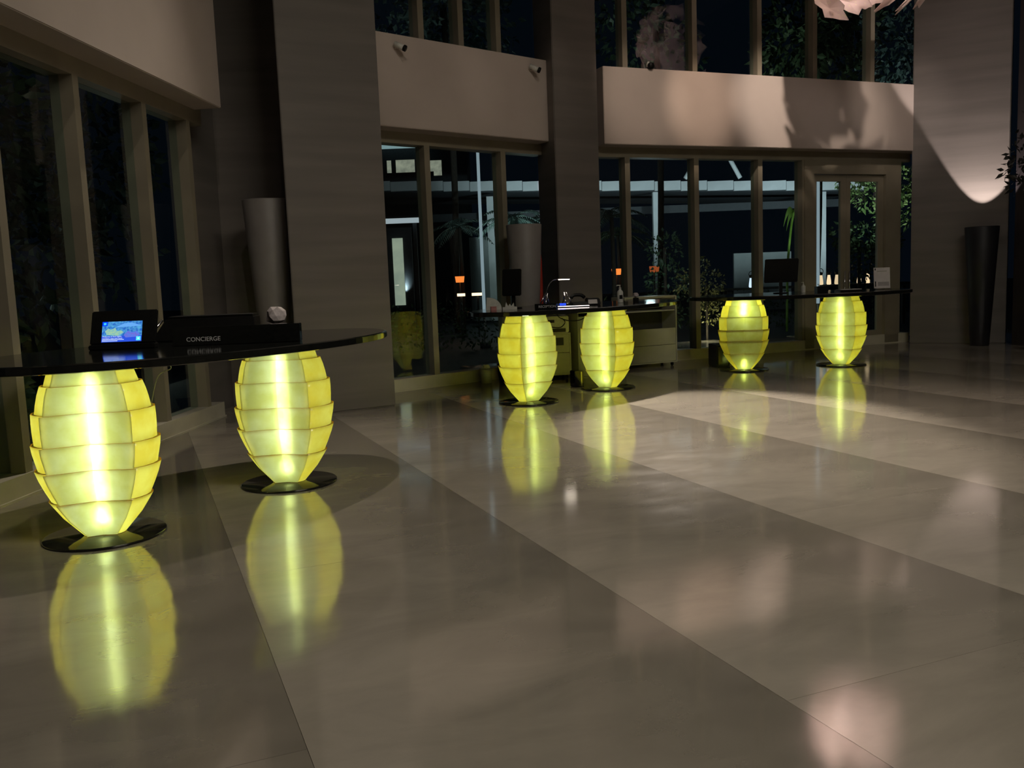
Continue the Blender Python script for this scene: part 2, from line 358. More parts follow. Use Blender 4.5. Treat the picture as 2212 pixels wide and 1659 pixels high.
P_IN = clear_mat('shell_panel_back', (.97, .96, .84))
zk = [0, .12, .228, .33, .42, .52, .60, .68, .76, .85, .92, 1.0]
rk = [.120, .222, .287, .324, .343, .352, .351, .345, .333, .305, .272, .226]
def prof_r(z): return float(np.interp(z, zk, rk))
ROWS = [0, .228, .42, .575, .76, .92, 1.0]
LH, LZ0 = 1.0, .02
def panel_mesh(kind, row):
    z0, z1 = ROWS[row], ROWS[row + 1]; nv = 4 if row == 0 else 3
    if kind == 'fold':
        an = [R(a) for a in (-45, -22.5, 0, 22.5, 45)]
    else:
        an = [R(a) for a in (44.6, 52, 62, 76, 90, 104, 118, 128, 135.4)]
    TH = .009
    def pt(a, rr, z, inn):
        if kind == 'fold':
            k = abs(a) / R(45); x1, y1 = rr * math.sin(R(45)), rr * math.cos(R(45)); y0 = rr * .53
            x = math.copysign(k * x1, a); y = y0 + (y1 - y0) * k
            if inn: y -= TH; x -= math.copysign(.002, a) if a else 0
        else:
            d = abs(math.degrees(a) - 90); f = 1 - .115 * (d / 45.4) ** 2
            q = rr * f - (TH if inn else 0); x, y = q * math.sin(a), q * math.cos(a)
        return (x, -y, LZ0 + z * LH)
    vs = []
    for inn in (0, 1):
        for j in range(nv + 1):
            f = j / nv; z = z0 + (z1 - z0) * f
            zz = z - (.001 if f == 0 and row > 0 else 0)
            rr = prof_r(z) + (-.008 + .021 * f if row > 0 else .008 * f)
            for a in an: vs.append(pt(a, rr, zz, inn))
    m = len(an); lay = m * (nv + 1); fs, mi = [], []
    for j in range(nv):
        for i in range(m - 1):
            q = (j * m + i, j * m + i + 1, (j + 1) * m + i + 1, (j + 1) * m + i)
            fs.append(q); mi.append(0); fs.append(tuple(x + lay for x in q[::-1])); mi.append(1)
    for i in range(m - 1):
        fs.append((i + 1, i, i + lay, i + 1 + lay)); mi.append(2)
        b = nv * m; fs.append((b + i, b + i + 1, b + i + 1 + lay, b + i + lay)); mi.append(2)
    for j in range(nv):
        fs.append((j * m, (j + 1) * m, (j + 1) * m + lay, j * m + lay)); mi.append(0)
        e = m - 1; fs.append(((j + 1) * m + e, j * m + e, j * m + e + lay, (j + 1) * m + e + lay)); mi.append(0)
    me = bpy.data.meshes.new('shell_panel'); me.from_pydata(vs, [], fs)
    for mt in ((P_FOLD if kind == 'fold' else P_SIDE), P_IN, P_EDGE): me.materials.append(mt)
    me.polygons.foreach_set('material_index', mi)
    if kind != 'fold': me.polygons.foreach_set('use_smooth', [k == 0 for k in mi])
    me.update(); return me
PM = {(k, r): panel_mesh(k, r) for k in ('fold', 'side') for r in range(6)}
def lantern(x, y, delta, label, bulbs, power=1.0, blue=.64):
    rz = math.atan2(-y, -x) + R(delta) + math.pi / 2
    t = thing('shell_lantern', label, 'lantern', (x, y, 0), rz, group='glowing shell lanterns under the desks')
    lathe('base_disc', [(.335, 0), (.352, .004), (.352, .012), (.348, .016), (0.0, .017)], DISC, t, n=64)
    for r in range(6):
        for k, h in (('fold', 0), ('side', 0), ('fold', math.pi), ('side', math.pi)):
            o = link(bpy.data.objects.new('shell_panel', PM[(k, r)]), t); o.rotation_euler = (0, 0, h)
    for z0, z1, rad, st in bulbs:
        m = emit('lamp_tube_glow', (.785, 1.0, blue), st * power, (.82, 1.0, blue * 1.1), 6)
        lathe('lamp_tube', [(rad * .6, z0), (rad, z0 + .015), (rad, z1 - .015), (rad * .6, z1)], m, t, n=10)
    tube('lamp_cord', [(.0, 0, .018), (.0, 0, bulbs[0][0] + .01)], .006, BLACKP, t)
    return t
TUBE = [(.10, .19, .042, 9.6), (.24, .98, .040, 9.6)]
LN = [(-2.52, 5.39), (-1.70, 6.67), (.19, 10.56), (1.24, 11.60), (3.39, 13.09), (4.87, 13.26)]
lantern(*LN[0], -12, 'nearest and brightest yellow shell lantern at far left under the concierge desk', TUBE, 1.3)
lantern(*LN[1], -16, 'yellow shell lantern under the rounded end of the concierge desk', TUBE, .95)
lantern(*LN[2], 34, 'yellow shell lantern under the left end of the reception desk', TUBE, .90, .38)
lantern(*LN[3], -28, 'yellow shell lantern under the reception desk beside the small black bin', TUBE, .94, .38)
lantern(*LN[4], 3, 'dim yellow shell lantern with only its top rows brightly lit', [(.06, .16, .035, 10), (.80, .96, .045, 24)], 1.15, .34)
lantern(*LN[5], -13, 'evenly lit yellow shell lantern farthest right under the third desk', TUBE, .84, .38)

# ------------------------------------------------------------------ desk tops (each an oval slab on two lanterns)
def desk(name, label, i, j, sh=.3, A=1.70):
    a, b = Vector(LN[i]), Vector(LN[j]); u = (b - a).normalized(); n = Vector((u.y, -u.x)); c = (a + b) / 2 + u * sh - n * .4
    t = thing(name, label, 'desk', (c.x, c.y, 1.02), math.atan2(u.y, u.x))
    B, m = .95, 96
    bm = bmesh.new(); rings = []
    for z, k in ((0, .985), (.006, 1), (.049, 1), (.055, .99)):
        rings.append([bm.verts.new(((A - (1 - k) * A) * math.cos(2 * math.pi * q / m), (B - (1 - k) * A) * math.sin(2 * math.pi * q / m), z)) for q in range(m)])
    bm.faces.new(rings[0][::-1]); bm.faces.new(rings[-1])
    for r0_, r1_ in zip(rings[:-1], rings[1:]):
        for q in range(m): bm.faces.new((r0_[q], r0_[(q + 1) % m], r1_[(q + 1) % m], r1_[q]))
    bm_obj('desk_top', bm, BLACK, t)
    vs, fs = [], []
    for q in range(m):
        for rr, z in ((.001, .010), (.004, .010), (.004, .045), (.001, .045)):
            vs.append(((A + rr) * math.cos(2 * math.pi * q / m), (B + rr) * math.sin(2 * math.pi * q / m), z))
    for q in range(m):
        for e in range(3): fs.append((q * 4 + e, ((q + 1) % m) * 4 + e, ((q + 1) % m) * 4 + e + 1, q * 4 + e + 1))
    mesh('edge_band', vs, fs, BLACK, t)
    return t
desk('concierge_desk', 'black oval concierge desk top resting on the two nearest lanterns', 0, 1, .40)
desk('reception_desk', 'black oval reception desk top on the two middle lanterns', 2, 3, .70, 1.80)
desk('reception_desk', 'black oval desk top on the two farthest right lanterns', 4, 5)
ZD = 1.0751

# ------------------------------------------------------------------ concierge desk items
t = thing('display_terminal', 'black desk terminal with a glowing blue picture screen', 'terminal', (-2.72, 6.34, ZD), R(2))
body = prism('terminal_body', [(-.23, -.03), (.23, -.03), (.215, .10), (-.215, .10)], 0, .035, BLACKP, t, bevel=.006)
TB = bpy.data.objects.new('screen_housing', None)
scr = box('screen_housing', (0, .055, .150), (.46, .022, .25), BLACKP, t, rx=R(-22), bevel=.008)
SC_BG = emit('screen_picture', (.02, .12, .55), 1.0, (.10, .42, .75), 60)
def flat(name, pts, mat, parent, y=-.0125):
    return mesh(name, [(p[0], y, p[1]) for p in pts], [tuple(range(len(pts)))], mat, parent)
sw, sh = .139, .076; sx0, sz0 = -.01, -.035
def q(x0, z0, x1, z1): return [(sx0 + x0 * sw, sz0 + z0 * sh), (sx0 + x1 * sw, sz0 + z0 * sh), (sx0 + x1 * sw, sz0 + z1 * sh), (sx0 + x0 * sw, sz0 + z1 * sh)]
flat('screen', q(-1, -1, 1, 1), SC_BG, scr, -.0118)
flat('screen_picture_terrace', q(-1, -1, 1, -.42), emit('screen_blue', (.03, .10, .85), .9), scr, -.0121)
pm = emit('screen_parasol', (.14, .42, .92), 1.0)
flat('screen_picture_parasol', [(sx0 - .36 * sw, sz0 + .42 * sh), (sx0 + .95 * sw, sz0 + .50 * sh), (sx0 + .95 * sw, sz0 + .56 * sh), (sx0 + .45 * sw, sz0 + .86 * sh), (sx0 + .1 * sw, sz0 + .80 * sh)], pm, scr, -.0123)
flat('screen_picture_plants', [(sx0 + x * sw, sz0 + z * sh) for x, z in ((-.75, -.3), (-.2, -.4), (.1, -.1), (-.05, .15), (-.25, .05), (-.35, .4), (-.55, .2), (-.7, .35), (-.85, .05))], emit('screen_plants', (.20, .55, .62), .9, (.45, .70, .40), 90), scr, -.0122)
flat('screen_picture_chairs', [(sx0 + x * sw, sz0 + z * sh) for x, z in ((.1, -.35), (.3, .05), (.5, -.1), (.75, .0), (.9, -.3), (.8, -.55), (.2, -.6))], emit('screen_chairs', (.10, .25, .95), .9, (.20, .16, .70), 120), scr, -.0122)
wh = emit('screen_text_white', (.72, .86, 1.0), 1.1)
flat('screen_icon', q(-1, .58, -.74, 1), emit('screen_icon_blue', (.0, .04, 1.0), 1.2), scr, -.0124)
flat('screen_icon_mark', q(-.93, .68, -.80, .90), emit('screen_icon_cyan', (.05, .55, 1.0), 1.2), scr, -.0126)
flat('screen_icon', q(.73, -.92, .95, -.52), emit('screen_icon_cyan2', (.10, .75, .95), 1.2), scr, -.0124)
flat('screen_icon_mark', q(.80, -.78, .88, -.66), wh, scr, -.0126)
text('screen_lettering', 'Welcome to four nights,\nmembers rates and more', .0135, wh, scr, (sx0 - .96 * sw, -.0125, sz0 - .52 * sh), (R(90), 0, 0), 'LEFT', .0002)
flat('screen_rule', q(-.97, -.80, .12, -.75), wh, scr, -.0125); flat('screen_rule', q(-.97, -.92, -.20, -.87), wh, scr, -.0125)

t = thing('desk_sign', 'long low black block lettered CONCIERGE', 'sign', (-1.945, 6.43, ZD), R(2))
prism('sign_block', [(-.455, 0), (.445, 0), (.445, .09), (-.455, .09)], 0, .13, BLACK, t, bevel=.004)
text('lettering', 'CONCIERGE', .043, LETTER, t, (-.235, -.0015, .030), (R(90), 0, 0))
t = thing('desk_console', 'wide black slant-sided console box behind the concierge sign', 'console', (-2.29, 7.22, ZD), R(6))
prism('console_body', [(-.52, -.16), (.27, -.16), (.27, .16), (-.52, .16)], 0, .175, BLACKP, t, top=[(-.40, -.13), (.27, -.13), (.27, .15), (-.40, .15)], bevel=.008)
prism('console_lid', [(-.39, -.12), (.26, -.12), (.26, .14), (-.39, .14)], .176, .19, BLACKP, t, bevel=.004)
tube('side_strut', [(-.56, -.17, .01), (-.42, -.14, .17)], .010, CHROME, t)
def tissue(label, loc, s, base=.0):
    t = thing('tissue_holder', label, 'tissue holder', loc, R(15))
    if base: prism('holder', [(-.45 * s, -.45 * s), (.45 * s, -.45 * s), (.45 * s, .45 * s), (-.45 * s, .45 * s)], 0, base, BLACKP, t, bevel=.004)
    bm = bmesh.new(); bmesh.ops.create_icosphere(bm, subdivisions=2, radius=s * .55); rnd = random.Random(5)
    for v in bm.verts: v.co *= rnd.uniform(.82, 1.1); v.co.z = v.co.z * .95
    zmin = min(v.co.z for v in bm.verts)
    for v in bm.verts: v.co.z += base - zmin
    bm_obj('tissue', bm, TISSUE, t)
tissue('crumpled pale tissue ball on the concierge desk beside the column', (-1.875, 7.28, ZD), .15, .085)
tissue('small pale tissue standing behind the white pump bottle', (1.76, 12.55, ZD), .07, .05)

# ------------------------------------------------------------------ planters
def planter(label, loc, h, rt, rb, mat):
    t = thing('tall_planter', label, 'planter', loc)
    lathe('planter_body', [(rb - .01, 0), (rb, .01), (rt, h - .01), (rt - .006, h), (rt - .03, h), (rt - .045, h - .12)], mat, t, n=40)
    lathe('soil', [(rt - .05, h - .13), (rt - .05, h - .11), (0, h - .10)], plain('soil', (.02, .015, .01), rough=1), t, n=24)
    return t
planter('tall grey tapered planter in the corner beside the broad column', (-2.74, 10.55, 0), 2.46, .27, .12, PLANTER)
planter('tall grey tapered planter behind the reception desk monitor', (.25, 12.86, 0), 2.20, .25, .13, PLANTER)
t = thing('uplight_vase', 'tall dark tapered uplighter vase against the lit right column', 'vase', (8.065, 15.472, 0))
lathe('vase_body', [(.140, 0), (.15, .01), (.268, 2.01), (.264, 2.02), (.256, 2.02), (.252, 2.01), (.20, 1.30), (0, 1.28)], DPLANTER, t, n=40)
lathe('uplight', [(.05, 1.29), (.07, 1.30), (.07, 1.44), (.06, 1.44), (.05, 1.36), (0, 1.36)], CHROME, t, n=20)
lamp('uplight_beam', 'SPOT', (8.065, 15.472, 1.50), 560, (1.0, .84, .79), (8.065, 15.472, 4), spot_size=R(52.5), spot_blend=.10, shadow_soft_size=.03)

# ------------------------------------------------------------------ reception desk items
def monitor(label, loc, w, h, rz, tilt):
    t = thing('computer_monitor', label, 'monitor', loc, rz)
    lathe('stand_base', [(.11, 0), (.11, .012), (.0, .014)], BLACKP, t, n=24)
    box('stand_neck', (0, 0, .12), (.05, .03, .23), BLACKP, t, bevel=.004)
    box('screen_back', (0, -.03, .16 + h / 2), (w, .04, h), BLACKP, t, rx=tilt, bevel=.01)
monitor('upright black monitor back next to the middle planter', (.06, 11.62, ZD), .26, .34, R(-25), R(-6))
monitor('wide black monitor back on the third desk', (4.12, 13.72, ZD), .50, .36, R(-3), R(14))
t = thing('desk_sign', 'small black block lettered RECEPTION', 'sign', (.44, 10.92, ZD), R(-3))
prism('sign_block', [(-.13, 0), (.13, 0), (.13, .05), (-.13, .05)], 0, .065, BLACK, t, bevel=.003)
text('lettering', 'RECEPTION', .040, LETTER, t, (.02, -.0015, .018), (R(90), 0, 0))
t = thing('desk_lamp', 'slim gooseneck desk lamp with a lit head on the reception desk', 'lamp', (.44, 11.62, ZD))
lathe('lamp_base', [(.07, 0), (.07, .012), (.02, .02), (0, .02)], BLACKP, t, n=24)
tube('gooseneck', curve_pts([(0, 0, .015), (.03, 0, .14), (.07, 0, .26), (.13, 0, .335), (.21, 0, .35)]), .006, CHROME, t)
hd = box('lamp_head', (.275, 0, .352), (.15, .04, .016), CHROME, t, bevel=.004)
box('light_strip', (0, 0, -.008), (.14, .034, .010), emit('desk_lamp_led', (1.0, .86, .70), 14), hd)
t = thing('light_bar', 'thin device with a bright glowing edge on the reception desk', 'device', (.80, 11.22, ZD), R(2))
box('device_body', (0, .06, .012), (.40, .12, .02), BLACKP, t, bevel=.003)
box('glowing_edge', (0, -.003, .014), (.39, .006, .007), emit('edge_led', (1.0, .82, .78), 3.5), t)
box('blue_indicator', (-.13, .03, .038), (.075, .03, .026), emit('blue_led', (.02, .06, 1.0), 1.6), t)
t = thing('telephone', 'black desk telephone at the right of the reception lamp', 'telephone', (.90, 11.68, ZD), R(10))
prism('phone_body', [(-.11, -.10), (.11, -.10), (.11, .10), (-.11, .10)], 0, .05, BLACKP, t, top=[(-.10, -.08), (.10, -.08), (.10, .10), (-.10, .10)], bevel=.006)
tube('handset', curve_pts([(-.09, .04, .10), (-.05, .04, .135), (.04, .04, .135), (.09, .04, .10)], 10), .022, BLACKP, t)
t = thing('card_terminal', 'black card machine with a pale paper slip beside the telephone', 'card machine', (1.09, 11.78, ZD), R(8))
prism('machine_body', [(-.09, -.10), (.09, -.10), (.09, .10), (-.09, .10)], 0, .09, BLACKP, t, top=[(-.08, -.05), (.08, -.05), (.08, .10), (-.08, .10)], bevel=.01)
box('paper_slip', (-.02, -.092, .045), (.12, .006, .06), PAPER, t, rx=R(-28))
def easel(label, loc, rz):
    t = thing('display_easel', label, 'easel', loc, rz)
    tube('easel_leg', [(-.06, -.05, 0), (-.015, .03, .17)], .009, CHROME, t); tube('easel_leg', [(.06, -.05, 0), (.015, .03, .17)], .009, CHROME, t)
    tube('easel_leg', [(0, .09, 0), (0, .03, .17)], .007, CHROME, t); tube('easel_ledge', [(-.06, -.05, .03), (.06, -.05, .03)], .006, CHROME, t)
easel('little chrome easel behind the RECEPTION sign', (.45, 11.35, ZD + .009), R(-50)); easel('little chrome easel left of the black telephone', (.74, 11.55, ZD + .009), R(40))
t = thing('brochure_stack', 'small blue folded leaflet between the chrome easels', 'leaflet', (.60, 11.42, ZD), R(20))
prism('leaflet_cover', [(-.05, -.03), (.05, -.03), (.05, .03), (-.05, .03)], 0, .045, plain('blue_leaflet', (.03, .10, .30), rough=.4), t, top=[(-.045, -.01), (.045, -.01), (.045, .01), (-.045, .01)])
t = thing('fan_card', 'white quarter-round card standing at the left end of the reception desk', 'card', (-.20, 11.38, ZD), R(-8))
pts = [(-.09, 0), (.11, 0)] + [(-.09 + .20 * math.cos(a) ** .8, .155 * math.sin(a)) for a in [R(x) for x in (15, 30, 45, 60, 75, 88)]]
vs = [(x, 0, z) for x, z in pts] + [(x, .012, z) for x, z in pts]; nn = len(pts)
mesh('card_sheet', vs, [tuple(range(nn))[::-1], tuple(range(nn, 2 * nn))] + [(i, (i + 1) % nn, (i + 1) % nn + nn, i + nn) for i in range(nn)], WHITE, t)
t = thing('star_card', 'white zigzag-topped card beside the quarter-round card', 'card', (.0, 11.30, ZD), R(-4))
pts = [(-.08, 0), (.10, 0), (.10, .03), (.065, .035), (.06, .085), (.03, .04), (.01, .07), (-.01, .04), (-.035, .09), (-.05, .03), (-.08, .03)]
vs = [(x, 0, z) for x, z in pts] + [(x, .010, z) for x, z in pts]; nn = len(pts)
mesh('card_sheet', vs, [tuple(range(nn))[::-1], tuple(range(nn, 2 * nn))] + [(i, (i + 1) % nn, (i + 1) % nn + nn, i + nn) for i in range(nn)], WHITE, t)
t = thing('pink_card_box', 'little dull pink box near the left edge of the reception desk', 'box', (-.19, 11.02, ZD), R(12))
box('box_body', (0, 0, .022), (.07, .05, .044), PINKBOX, t, bevel=.003); box('box_lid', (0, 0, .048), (.074, .054, .008), PINKBOX, t, bevel=.002)
def pump_bottle(label, loc, h, r, mat, lab=True):
    t = thing('pump_bottle', label, 'bottle', loc)
    lathe('bottle_body', [(r * .95, 0), (r, .006), (r, h * .55), (r * .8, h * .64), (r * .35, h * .72), (r * .35, h * .78)], mat, t, n=24)
    lathe('pump_collar', [(r * .42, h * .76), (r * .42, h * .82), (r * .15, h * .83), (r * .15, h * .93)], mat, t, n=16)
    tube('pump_nozzle', [(r * .2, 0, h * .95), (-r * .9, 0, h * .95), (-r * 1.1, 0, h * .91)], r * .16, mat, t)
    if lab:
        vs = []; fs = []
        for i in range(9):
            a = R(-110 + i * 7.5); vs += [(r * 1.01 * math.cos(a), r * 1.01 * math.sin(a), h * .2), (r * 1.01 * math.cos(a), r * 1.01 * math.sin(a), h * .42)]
            if i: fs.append((2 * i - 2, 2 * i, 2 * i + 1, 2 * i - 1))
        mesh('bottle_label', vs, fs, BLACKP, t)
pump_bottle('white pump bottle with a black label on the reception desk', (1.51, 12.28, ZD), .245, .043, WHITE)
pump_bottle('small white pump bottle right of the wide monitor', (4.45, 13.68, ZD), .16, .032, WHITE, False)
pump_bottle('tiny pale bottle standing beside the black box on the third desk', (4.70, 13.72, ZD), .12, .024, WHITE, False)
t = thing('folded_parasol', 'thin furled red parasol standing behind the reception desk', 'parasol', (.48, 13.42, 0))
lathe('furled_canopy', [(.012, .70), (.028, .9), (.034, 1.3), (.030, 1.7), (.012, 1.86), (.0, 1.87)], RED, t, n=10)
tube('shaft', [(0, 0, .02), (0, 0, .72)], .01, CHROME, t); lathe('foot', [(.14, 0), (.14, .02), (.02, .03), (0, .03)], BLACKP, t, n=24)

# cabinets behind the reception desk
def cabinet(label, c, w, d, h, rz, rows, castors=True):
    t = thing('office_cabinet', label, 'cabinet', (c[0], c[1], 0), rz); b = .06 if castors else 0
    for sx in (-1, 1): box('side_panel', (sx * (w / 2 - .01), 0, b + (h - b) / 2), (.02, d, h - b), CABW, t)
    box('back_panel', (0, d / 2 - .01, b + (h - b) / 2), (w - .04, .015, h - b - .02), CABD, t)
    box('top_panel', (0, 0, h - .01), (w - .04, d, .02), CABW, t); box('bottom_panel', (0, 0, b + .01), (w - .04, d, .02), CABW, t)
    z = b + .02
    for kind, hh in rows:
        if kind != 'shelf':
            dr = box('drawer_front', (0, -d / 2 + .012, z + hh / 2), (w - .044, .02, hh - .006), CABW, t, bevel=.003)
            if kind == 'slot': box('drawer_slot', (0, -.0105, hh * .12), (.17, .004, .11), CABD, dr)
        else:
            box('shelf', (0, 0, z + hh - .008), (w - .044, d - .04, .016), CABW, t)
        z += hh
    if castors:
        for sx in (-1, 1):
            for sy in (-1, 1):
                q_ = tube('castor', [(sx * (w / 2 - .06) - .012, sy * (d / 2 - .06), .03), (sx * (w / 2 - .06) + .012, sy * (d / 2 - .06), .03)], .03, BLACKP, t, n=14)
    return t
cabinet('wide pale cabinet with open shelves right of the reception lanterns', (2.10, 14.10), .92, .42, 1.10, LR.a, [('drawer', .26), ('drawer', .26), ('shelf', .28), ('shelf', .20)])
cabinet('low pale cabinet under the white printer', (.64, 12.98), .38, .38, .66, R(10), [('drawer', .30), ('slot', .26)])
cabinet('narrow tall pale cabinet between the two reception lanterns', (1.08, 13.08), .40, .40, .96, R(20), [('drawer', .44), ('drawer', .42)], False)
t = thing('printer', 'boxy white printer with a dark paper slot on the low cabinet', 'printer', (.64, 12.96, .66), R(8))
box('printer_body', (0, 0, .12), (.36, .32, .235), WHITE, t, bevel=.012)
box('paper_slot', (.02, -.161, .04), (.22, .006, .05), BLACKP, t); tube('printer_cord', curve_pts([(.08, -.17, .21), (.12, -.18, .15), (.05, -.18, .08), (-.08, -.17, .09)], 16), .006, BLACKP, t)
box('control_panel', (-.08, -.161, .17), (.10, .006, .04), CABD, t)
t = thing('document_box', 'white file box standing beside the wide open-shelf cabinet', 'file box', (1.46, 13.45, 0), LR.a)
box('file_box_body', (0, 0, .47), (.28, .22, .94), CABW, t, bevel=.004); box('file_box_front', (0, -.113, .75), (.25, .006, .30), PAPER, t)
def bin_(label, loc, r, h, mat, trash=False):
    t = thing('waste_bin', label, 'bin', loc)
    lathe('bin_body', [(r * .82, 0), (r, h), (r - .008, h), (r * .8, .01), (0, .01)], mat, t, n=24)
    lathe('bin_rim', [(r, h - .012), (r + .006, h - .012), (r + .006, h), (r, h)], mat, t, n=24)
    if trash:
        bm = bmesh.new(); bmesh.ops.create_icosphere(bm, subdivisions=2, radius=r * .75); rnd = random.Random(2)
        for v in bm.verts: v.co *= rnd.uniform(.75, 1.15); v.co.z += h - .01
        bm_obj('bin_liner', bm, PAPER, t)
bin_('pale waste bin stuffed with paper by the middle window sill', (-.36, 12.72, 0), .09, .21, CABW, True)
bin_('black waste bin right of the pale bin by the middle window', (-.08, 12.70, 0), .12, .27, BLACKP)
t = thing('equipment_box', 'small glossy black box on the floor beside the second reception lantern', 'box', (.86, 11.86, 0), R(20))
box('box_body', (0, 0, .11), (.13, .16, .215), BLACK, t, bevel=.008); box('chrome_strip', (.03, -.082, .11), (.018, .004, .19), EDGE_METAL, t)
t = thing('equipment_box', 'black computer case on the floor behind the dim lantern', 'box', (3.18, 13.75, 0), R(5))
box('case_body', (0, 0, .17), (.20, .42, .335), BLACKP, t, bevel=.008); box('case_front', (0, -.213, .17), (.16, .006, .28), BLACK, t)
t = thing('power_cable', 'thin black cable sagging under the reception desk', 'cable', (0, 0, 0))
tube('cable', curve_pts([(.62, 11.9, 1.012), (.66, 12.0, .92), (.82, 12.15, .86), (1.0, 12.25, .88), (1.1, 12.3, 1.012)], 20), .006, BLACKP, t)
t = thing('power_cable', 'thin pale cable hanging below the concierge desk behind the first lantern', 'cable', (0, 0, 0))
tube('cable', curve_pts([(-2.45, 6.3, 1.02), (-2.40, 6.35, .93), (-2.52, 6.4, .86), (-2.62, 6.45, .60)], 20), .004, CABW, t)

# third desk items
t = thing('sign_holder', 'upright acrylic holder with a white sheet on the third desk', 'sign holder', (5.60, 13.62, ZD), R(-6))
box('holder_foot', (0, .02, .008), (.30, .10, .015), glass('clear_acrylic', (.9, .9, .95)), t, bevel=.002)
sh_ = box('white_sheet', (.01, 0, .175), (.235, .004, .31), PAPER, t, rx=R(-7))
box('printed_line', (.0, -.003, .10), (.14, .001, .012), CABW, sh_); box('printed_block', (.02, -.003, -.09), (.16, .001, .06), plain('printed_grey', (.40, .37, .36), rough=.9), sh_)
box('sheet_mark', (-.095, -.003, .13), (.016, .001, .03), BLACKP, sh_); box('sheet_mark', (-.095, -.003, -.09), (.016, .001, .08), BLACKP, sh_)
t = thing('desk_box', 'low black box between the small bottles on the third desk', 'box', (4.66, 13.50, ZD), R(4))
box('box_body', (0, 0, .04), (.17, .12, .08), BLACKP, t, bevel=.006); box('box_lid', (0, 0, .083), (.175, .125, .008), BLACKP, t, bevel=.002)
t = thing('paper_tray', 'flat tray of papers above the farthest right lantern', 'tray', (5.05, 13.45, ZD), R(2))
box('tray', (0, 0, .012), (.34, .24, .022), BLACKP, t, bevel=.003); box('paper', (0, 0, .028), (.30, .21, .008), PAPER, t)
# indoor tree leaves at the right edge, in front of the lit column
LEAFD = plain('dark_indoor_leaf', (.012, .012, .010), (.022, .020, .016), rough=.5, scale=8)
def leaf_geo(vs, fs, p, d, nrm, l, w):
    d = d.normalized(); sde = d.cross(nrm).normalized(); b = len(vs)
    vs += [p, p + d * l * .45 + sde * w, p + d * l + nrm * (-.12 * l), p + d * l * .45 - sde * w]
    fs += [(b, b + 1, b + 2), (b, b + 2, b + 3)]
def rnd_unit(g): 
    v = Vector((g.gauss(0, 1), g.gauss(0, 1), g.gauss(0, 1))); return v.normalized()
def leafy(name, label, cat, loc, blobs, n, ll, mat, trunk=None, tmat=None, seed=1, group=None, low=None):
    g = random.Random(seed); t = thing(name, label, cat, loc, group=group); vs, fs = [], []
    tot = sum(b[3] * b[3] for b in blobs)
    for bx, by, bz, br in blobs:
        for _ in range(int(n * br * br / tot)):
            d = rnd_unit(g); p = Vector((bx, by, bz)) + d * br * g.uniform(.45, 1.0) ** .6
            leaf_geo(vs, fs, p, (d + rnd_unit(g) * .9 + Vector((0, 0, -.3))), rnd_unit(g), ll * g.uniform(.6, 1.3), ll * g.uniform(.2, .32))
    mesh('foliage', vs, fs, mat, t)
    if trunk:
        for pts, r in trunk: tube('trunk', curve_pts(pts, 10), r, tmat, t)
    return t
BARK = plain('bark', (.05, .04, .03), (.08, .065, .05), rough=.9, scale=20, stretch=(3, 3, .5))
leafy('indoor_tree', 'dark indoor tree with leaves reaching across the lit column', 'tree', (7.86, 13.9, 0),
      [(-.10, .0, 2.55, .16), (-.16, .02, 2.80, .17), (-.10, 0, 3.05, .17), (.25, 0, 2.9, .45), (.5, .1, 3.4, .5)], 330, .12, LEAFD,
      [([(.45, .1, .30), (.42, .1, 1.6), (.3, .05, 2.6), (.3, .05, 3.2)], .03)], BARK, seed=3)
tp = [o for o in COL.objects if o.name == 'indoor_tree'][0]
lathe('tree_pot', [(.18, 0), (.24, .4), (.22, .4), (.17, .3), (0, .3)], DPLANTER, tp, n=24, loc=(.45, .1, 0))

# ------------------------------------------------------------------ shell chandelier over the third desk
def shell_mat():
    m, nt, N, L = new_mat('chandelier_shell'); o = N('ShaderNodeOutputMaterial')
    tc = N('ShaderNodeTexCoord'); v = N('ShaderNodeTexVoronoi'); v.inputs['Scale'].default_value = 16; L(tc.outputs['Object'], v.inputs['Vector'])
    rp = N('ShaderNodeValToRGB'); rp.color_ramp.elements[0].position = .12; rp.color_ramp.elements[1].position = .3
    rp.color_ramp.elements[0].color = (1.0, .94, .80, 1); rp.color_ramp.elements[1].color = (.94, .83, .80, 1); L(v.outputs['Distance'], rp.inputs[0])
    t = N('ShaderNodeBsdfTranslucent'); d = N('ShaderNodeBsdfDiffuse'); L(rp.outputs[0], t.inputs[0]); L(rp.outputs[0], d.inputs[0])
    mx = N('ShaderNodeMixShader'); mx.inputs[0].default_value = .4; L(t.outputs[0], mx.inputs[1]); L(d.outputs[0], mx.inputs[2])
    L(mx.outputs[0], o.inputs[0]); return m
SHELL = shell_mat()
t = thing('shell_chandelier', 'pink shell chandelier hanging at the top edge above the third desk', 'chandelier', (5.25, 13.35, 0))
g = random.Random(11)
def shell_plate(c, nrm, s):
    nrm = nrm.normalized(); u = nrm.cross(Vector((.3, .2, 1))).normalized(); w = nrm.cross(u); m = 13
    vs, fs = [], []
    for h in (0, -.012):
        vs.append(c + nrm * (h + .03))
        for i in range(m):
            a = 2 * math.pi * i / m; rr = s * (1 + .22 * math.sin(i * 2.4 + c.x * 9) + g.uniform(-.12, .12)) if h == 0 else None
            if h == 0: rad.append(rr)
            vs.append(c + (u * math.cos(a) + w * math.sin(a)) * rad[i] + nrm * h)
    k = m + 1
    for i in range(m):
        j = (i + 1) % m
        fs += [(0, 1 + i, 1 + j), (k, k + 1 + j, k + 1 + i), (1 + i, k + 1 + i, k + 1 + j, 1 + j)]
    return vs, fs
cen = Vector((0, 0, 5.75)); spots = []
for th in range(0, 360, 45): spots.append((Vector((-.28 + math.cos(R(th)) * .46, math.sin(R(th)) * .46, .02)), .30))
